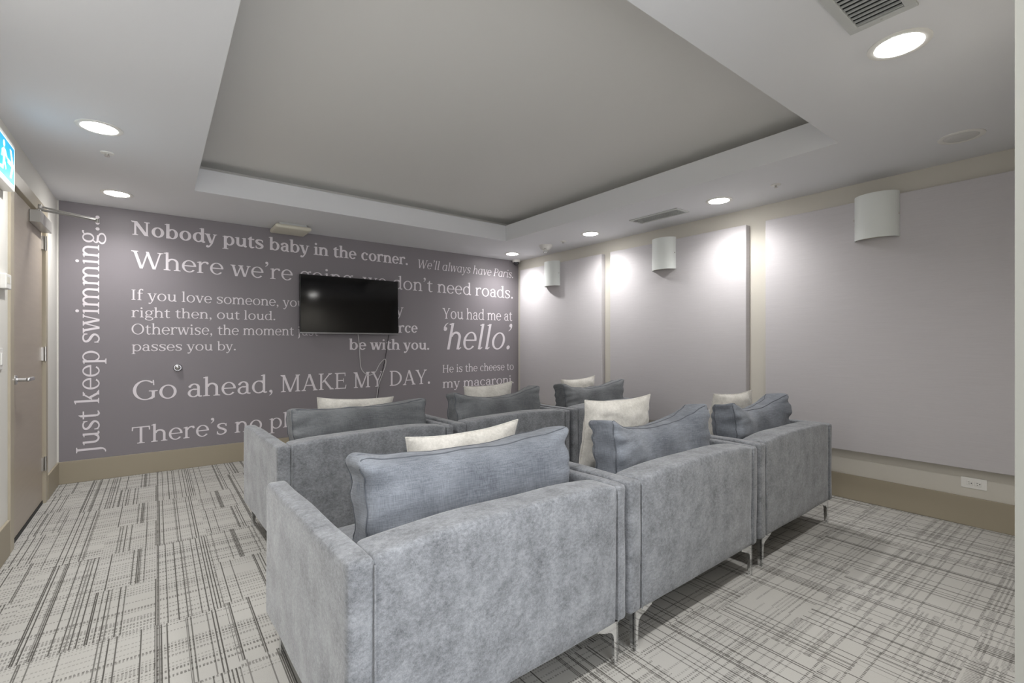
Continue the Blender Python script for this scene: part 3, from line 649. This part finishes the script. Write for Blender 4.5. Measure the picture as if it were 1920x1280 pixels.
def armchair(cx, yr, rz, lab, seed):
    """cx, yr: middle of the rear edge on the floor"""
    t = thing('armchair', lab, 'armchair', (cx, yr, 0), rz, 'grey upholstered armchairs in two rows')
    hw = AW/2
    for nm, x0, x1 in (('armrest', -hw, -hw+AL), ('armrest', hw-AR_, hw)):
        b = grid_box(x0, x1, 0, AD, AZ0, AZ1, 0.015, (8, 30, 24)); rr = 0.045
        for v in b.verts:
            dy, dz = v.co.y-(AD-rr), v.co.z-(AZ1-rr)
            if dy > 0 and dz > 0:
                k = max(dy, dz)/max(1e-6, math.hypot(dy, dz)); v.co.y = AD-rr+dy*k; v.co.z = AZ1-rr+dz*k
        soft(b, 0.004, 4.5, seed+x0)
        link(nm, b, M['sofa'], t, 'all')
    b = grid_box(-hw+AL-0.002, hw-AR_+0.002, 0.004, BT, AZ0, AZ1, 0.015, (34, 8, 20))
    for v in b.verts:
        u = v.co.x/(hw-0.06); k = max(0, (v.co.z-AZ0)/(AZ1-AZ0))
        v.co.z += 0.020*(1-u**4)*k**3; v.co.y -= 0.010*(1-u**4)*(1-(2*k-1)**4)*(1 if v.co.y < BT/2 else -0.6)
    soft(b, 0.004, 5, seed+4); link('backrest', b, M['sofa'], t, 'all')
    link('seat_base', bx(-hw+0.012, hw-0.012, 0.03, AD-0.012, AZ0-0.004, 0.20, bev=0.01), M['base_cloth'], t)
    b = grid_box(-hw+AL, hw-AR_, BT-0.01, AD-0.01, 0.19, 0.31, 0.02, (20, 16, 6)); link('seat_deck', b, M['sofa'], t, 'all')
    b = grid_box(-hw+AL+0.004, hw-AR_-0.004, BT+0.004, AD+0.005, 0.305, 0.42, 0.04, (26, 20, 10))
    for v in b.verts:
        if v.co.z > 0.38: v.co.z += 0.025*(1-(v.co.x/hw)**2)*(1-((v.co.y-0.5)/0.45)**2)
    soft(b, 0.006, 4, seed+7); link('seat_cushion', b, M['sofa'], t, 'all')
    # welt seams where the back meets the arms and along its top rear edge
    b = bmesh.new(); xl, xr = -hw+AL, hw-AR_
    for x in (xl, xr): tube(b, [Vector((x, -0.002, AZ0+0.01+k*(AZ1-AZ0-0.028)/12)) for k in range(13)], 0.0028, 6)
    tube(b, [Vector((xl+(xr-xl)*k/24, 0.011, AZ1-0.010+0.020*(1-((xl+(xr-xl)*k/24)/(hw-0.06))**4))) for k in range(1, 24)], 0.0025, 6)
    for x0, x1 in ((-hw, xl), (xr, hw)): 
        for x in (x0+0.010, ): tube(b, [Vector((x if x0 < 0 else x1-0.010, 0.02+k*(AD-0.05)/14, AZ1-0.008)) for k in range(15)], 0.0025, 6)
    link('piping', b, M['sofa'], t, 'all')
    for x, sx in ((-hw+0.040, 1), (hw-0.037, -1)):
        leg(t, x, 0.012, sx, 1); leg(t, x, AD-0.045, sx, -1)
    return t
R1, R2 = math.radians(1.6), math.radians(2.3)
armchair(0.896, 1.155, R1, 'grey armchair nearest the camera, left end of the rear row', 1)
armchair(1.982, 1.183, R1, 'grey armchair in the middle of the rear row', 2)
armchair(3.098, 1.222, R1, 'grey armchair at the right end of the rear row by the wall outlet', 3)
armchair(1.028, 2.685, R2, 'grey armchair at the left end of the front row nearest the door', 4)
armchair(2.133, 2.735, R2, 'grey armchair in the middle of the front row', 5)
armchair(3.238, 2.790, R2, 'grey armchair at the right end of the front row by the fabric panels', 6)

# ------------------------------------------------------------------ loose cushions
def back_cushion(xa, ya, xb, yb, top, lab, m, seed, sag=0.03, lift=0.0, dent=0.0, t=0.19, base=0.462, lean=6.0, roll=0.0):
    """a boxed cushion from (xa,ya) to (xb,yb); sag: droop of the top edge, dent: how far the middle is pushed in"""
    w = math.hypot(xb-xa, yb-ya); h = top-base; rz = math.atan2(yb-ya, xb-xa)
    bm = grid_box(-w/2, w/2, -t/2, t/2, 0, h, 0.030, (56, 16, 44))
    for v in bm.verts:
        u, s, k = v.co.x/(w/2), v.co.y/(t/2), v.co.z/h
        puff = (1-u**6)*(1-(2*k-1)**4)
        y = v.co.y*(0.80+0.36*puff)
        y += dent*(1-u*u)*(0.35+0.65*k)
        z = v.co.z+h*0.02*(1-u*u)*(1-s*s)*(1 if k > 0.5 else 0)
        z -= (sag*(1-min(1, abs(u))**2.2)-lift*max(0, u)**2)*k**2
        x = v.co.x*(1-0.035*(1-(2*k-1)**2))
        e = abs(u)**5; c = Vector((v.co.x*3.2, v.co.y*5, v.co.z*17))
        wr = noise.noise(c+Vector((seed*5.3, 0, seed*2.2))); w2 = noise.noise(Vector((v.co.x*8, v.co.y*8, v.co.z*8))+Vector((seed, seed, 0)))
        n = v.co.y/abs(v.co.y) if abs(v.co.y) > 1e-6 else 0
        y += n*(0.024*wr*e+0.012*w2+0.010*max(0, noise.noise(Vector((v.co.x*4+v.co.z*9, seed, v.co.z*5))))*(1-k)); x += 0.012*wr*(abs(u)**9)*math.copysign(1, u)
        g = (1.7 if u < 0 else 1.1)*max(0.0, abs(u)-0.45)/0.55; fz = noise.noise(Vector((u*1.5+seed, seed*3.3, v.co.z*30+abs(u)*3.5))); y += n*0.022*fz*g*(0.4+0.6*(1-k))
        z += 0.012*noise.noise(Vector((v.co.x*7, seed*2.0, v.co.y*6)))*k
        v.co = Vector((x, y, z))
    o = link('back_cushion', bm, m, None, 'all')
    o.location = ((xa+xb)/2, (ya+yb)/2+0.03, base); o.rotation_euler = (-math.radians(lean), roll, rz)
    tag(o, lab, 'cushion', 'large loose back cushions'); return o, w, h, t
def welt(o, w, h, t):
    """stitched welt following the front and rear edges of the cushion surface"""
    me = o.data; b = bmesh.new()
    for sy in (-1, 1):
        ring = []
        def near(x, z):
            best = min(me.vertices, key=lambda v: (v.co.x-x)**2+(v.co.z-z)**2+(0.6*(v.co.y-sy*t*0.36))**2); return best.co.copy()
        pts = []
        for k in range(25): pts.append(near(-w/2+w*k/24, h*0.985))
        for k in range(1, 13): pts.append(near(w/2, h*0.985*(1-k/12)))
        for k in range(1, 25): pts.append(near(w/2-w*k/24, 0.0))
        for k in range(1, 12): pts.append(near(-w/2, h*0.985*k/12))
        pts.append(pts[0]); q = [pts[0]]
        for p in pts[1:]:
            if (p-q[-1]).length > 0.012: q.append(p)
        tube(b, catmull(q, 3), 0.0026, 6)
    link('welt', b, M['seam'], o, 'all')
CUSH = [
    (0.487, 1.400, 1.358, 1.410, 0.862, 'blue grey back cushion on the armchair nearest the camera', 'denim', 1, 0.045, 0.0, 0.02),
    (1.610, 1.395, 2.432, 1.415, 0.868, 'sagging blue grey back cushion on the middle rear armchair', 'denim', 2, 0.090, 0.010, 0.07),
    (2.715, 1.430, 3.480, 1.445, 0.856, 'blue grey back cushion on the right end rear armchair', 'denim', 3, 0.080, 0.010, 0.05),
    (0.613, 2.930, 1.494, 2.960, 0.826, 'grey back cushion on the left end front armchair', 'denim_dark', 4, 0.035, 0.0, 0.02),
    (1.722, 2.975, 2.555, 3.000, 0.850, 'charcoal back cushion on the middle front armchair', 'denim_dark', 5, 0.075, 0.015, 0.04),
    (2.850, 3.030, 3.700, 3.060, 0.856, 'charcoal back cushion on the right end front armchair', 'denim_dark', 6, 0.07, 0.0, 0.05)]
for xa, ya, xb_, yb_, top, lab, m, sd, sag, lift, dent in CUSH: welt(*back_cushion(xa, ya, xb_, yb_, top, lab, M[m], sd, sag, lift, dent))
def throw_pillow(xa, xb_, y, ztop, lab, seed, h=0.40, rz=0.0, roll=0.0, t=0.15, lean=8):
    w = xb_-xa; bm = bmesh.new(); nu, nv = 30, 26
    def shape(u, v, sg):
        pin = 1-0.075*(1-v*v)*abs(u)**3; pv = 1-0.085*(1-u*u)*abs(v)**3
        f = max(0.0, (1-abs(u)**2.6))**0.62*max(0.0, (1-abs(v)**2.6))**0.62
        x, z = u*w/2*pin, v*h/2*pv
        n1 = noise.noise(Vector((u*2.2+seed*3, v*2.6, seed*1.7+sg))); n2 = noise.noise(Vector((u*6, v*6+seed, sg*2+seed)))
        y = sg*(t/2)*f*(1+0.25*n1)+sg*0.016*n2*f**0.5+0.012*noise.noise(Vector((u*1.5, v*1.5, seed*7)))
        return Vector((x, y, z))
    V = {}
    for sg in (-1, 1):
        for i in range(nu+1):
            for j in range(nv+1):
                edge = i in (0, nu) or j in (0, nv); k = (0 if edge else sg, i, j)
                if k not in V:
                    u = math.sin((i/nu-0.5)*PI); v = math.sin((j/nv-0.5)*PI); V[k] = bm.verts.new(shape(u, v, sg))
        for i in range(nu):
            for j in range(nv):
                q = [V[(0 if (a in (0, nu) or c in (0, nv)) else sg, a, c)] for a, c in ((i, j), (i+1, j), (i+1, j+1), (i, j+1))]
                bm.faces.new(q if sg < 0 else q[::-1])
    bmesh.ops.recalc_face_normals(bm, faces=bm.faces)
    edge = [V[(0, i, 0)] for i in range(nu+1)]+[V[(0, nu, j)] for j in range(1, nv+1)]+[V[(0, i, nv)] for i in range(nu-1, -1, -1)]+[V[(0, 0, j)] for j in range(nv-1, -1, -1)]
    pts = [v.co.copy() for v in edge]
    o = link('throw_pillow', bm, M['cream'], None, 'all')
    o.location = ((xa+xb_)/2, y, ztop-h/2*math.cos(math.radians(lean))); o.rotation_euler = (math.radians(lean), roll, rz)
    tag(o, lab, 'pillow', 'cream throw pillows')
    link('edge_piping', tube(bmesh.new(), pts, 0.0035, 6), M['cream'], o, 'all')
    return o
throw_pillow(0.765, 1.300, 1.70, 0.852, 'cream pillow poking above the cushion on the armchair nearest the camera', 1, 0.385, roll=math.radians(-2))
throw_pillow(1.765, 2.270, 1.73, 0.910, 'tall cream pillow standing on the middle rear armchair', 2, 0.42, rz=-0.06)
throw_pillow(2.980, 3.520, 1.745, 0.862, 'crumpled cream pillow on the right end rear armchair', 3, 0.39, roll=math.radians(1))
throw_pillow(0.824, 1.344, 3.235, 0.838, 'cream pillow on the left end front armchair below the hanging cord', 4, 0.375, roll=0.05)
throw_pillow(1.985, 2.464, 3.285, 0.868, 'cream pillow on the middle front armchair below the word macaroni', 5, roll=math.radians(-2.5))
throw_pillow(3.100, 3.565, 3.345, 0.870, 'cream pillow on the right end front armchair', 6, roll=math.radians(-2.5))
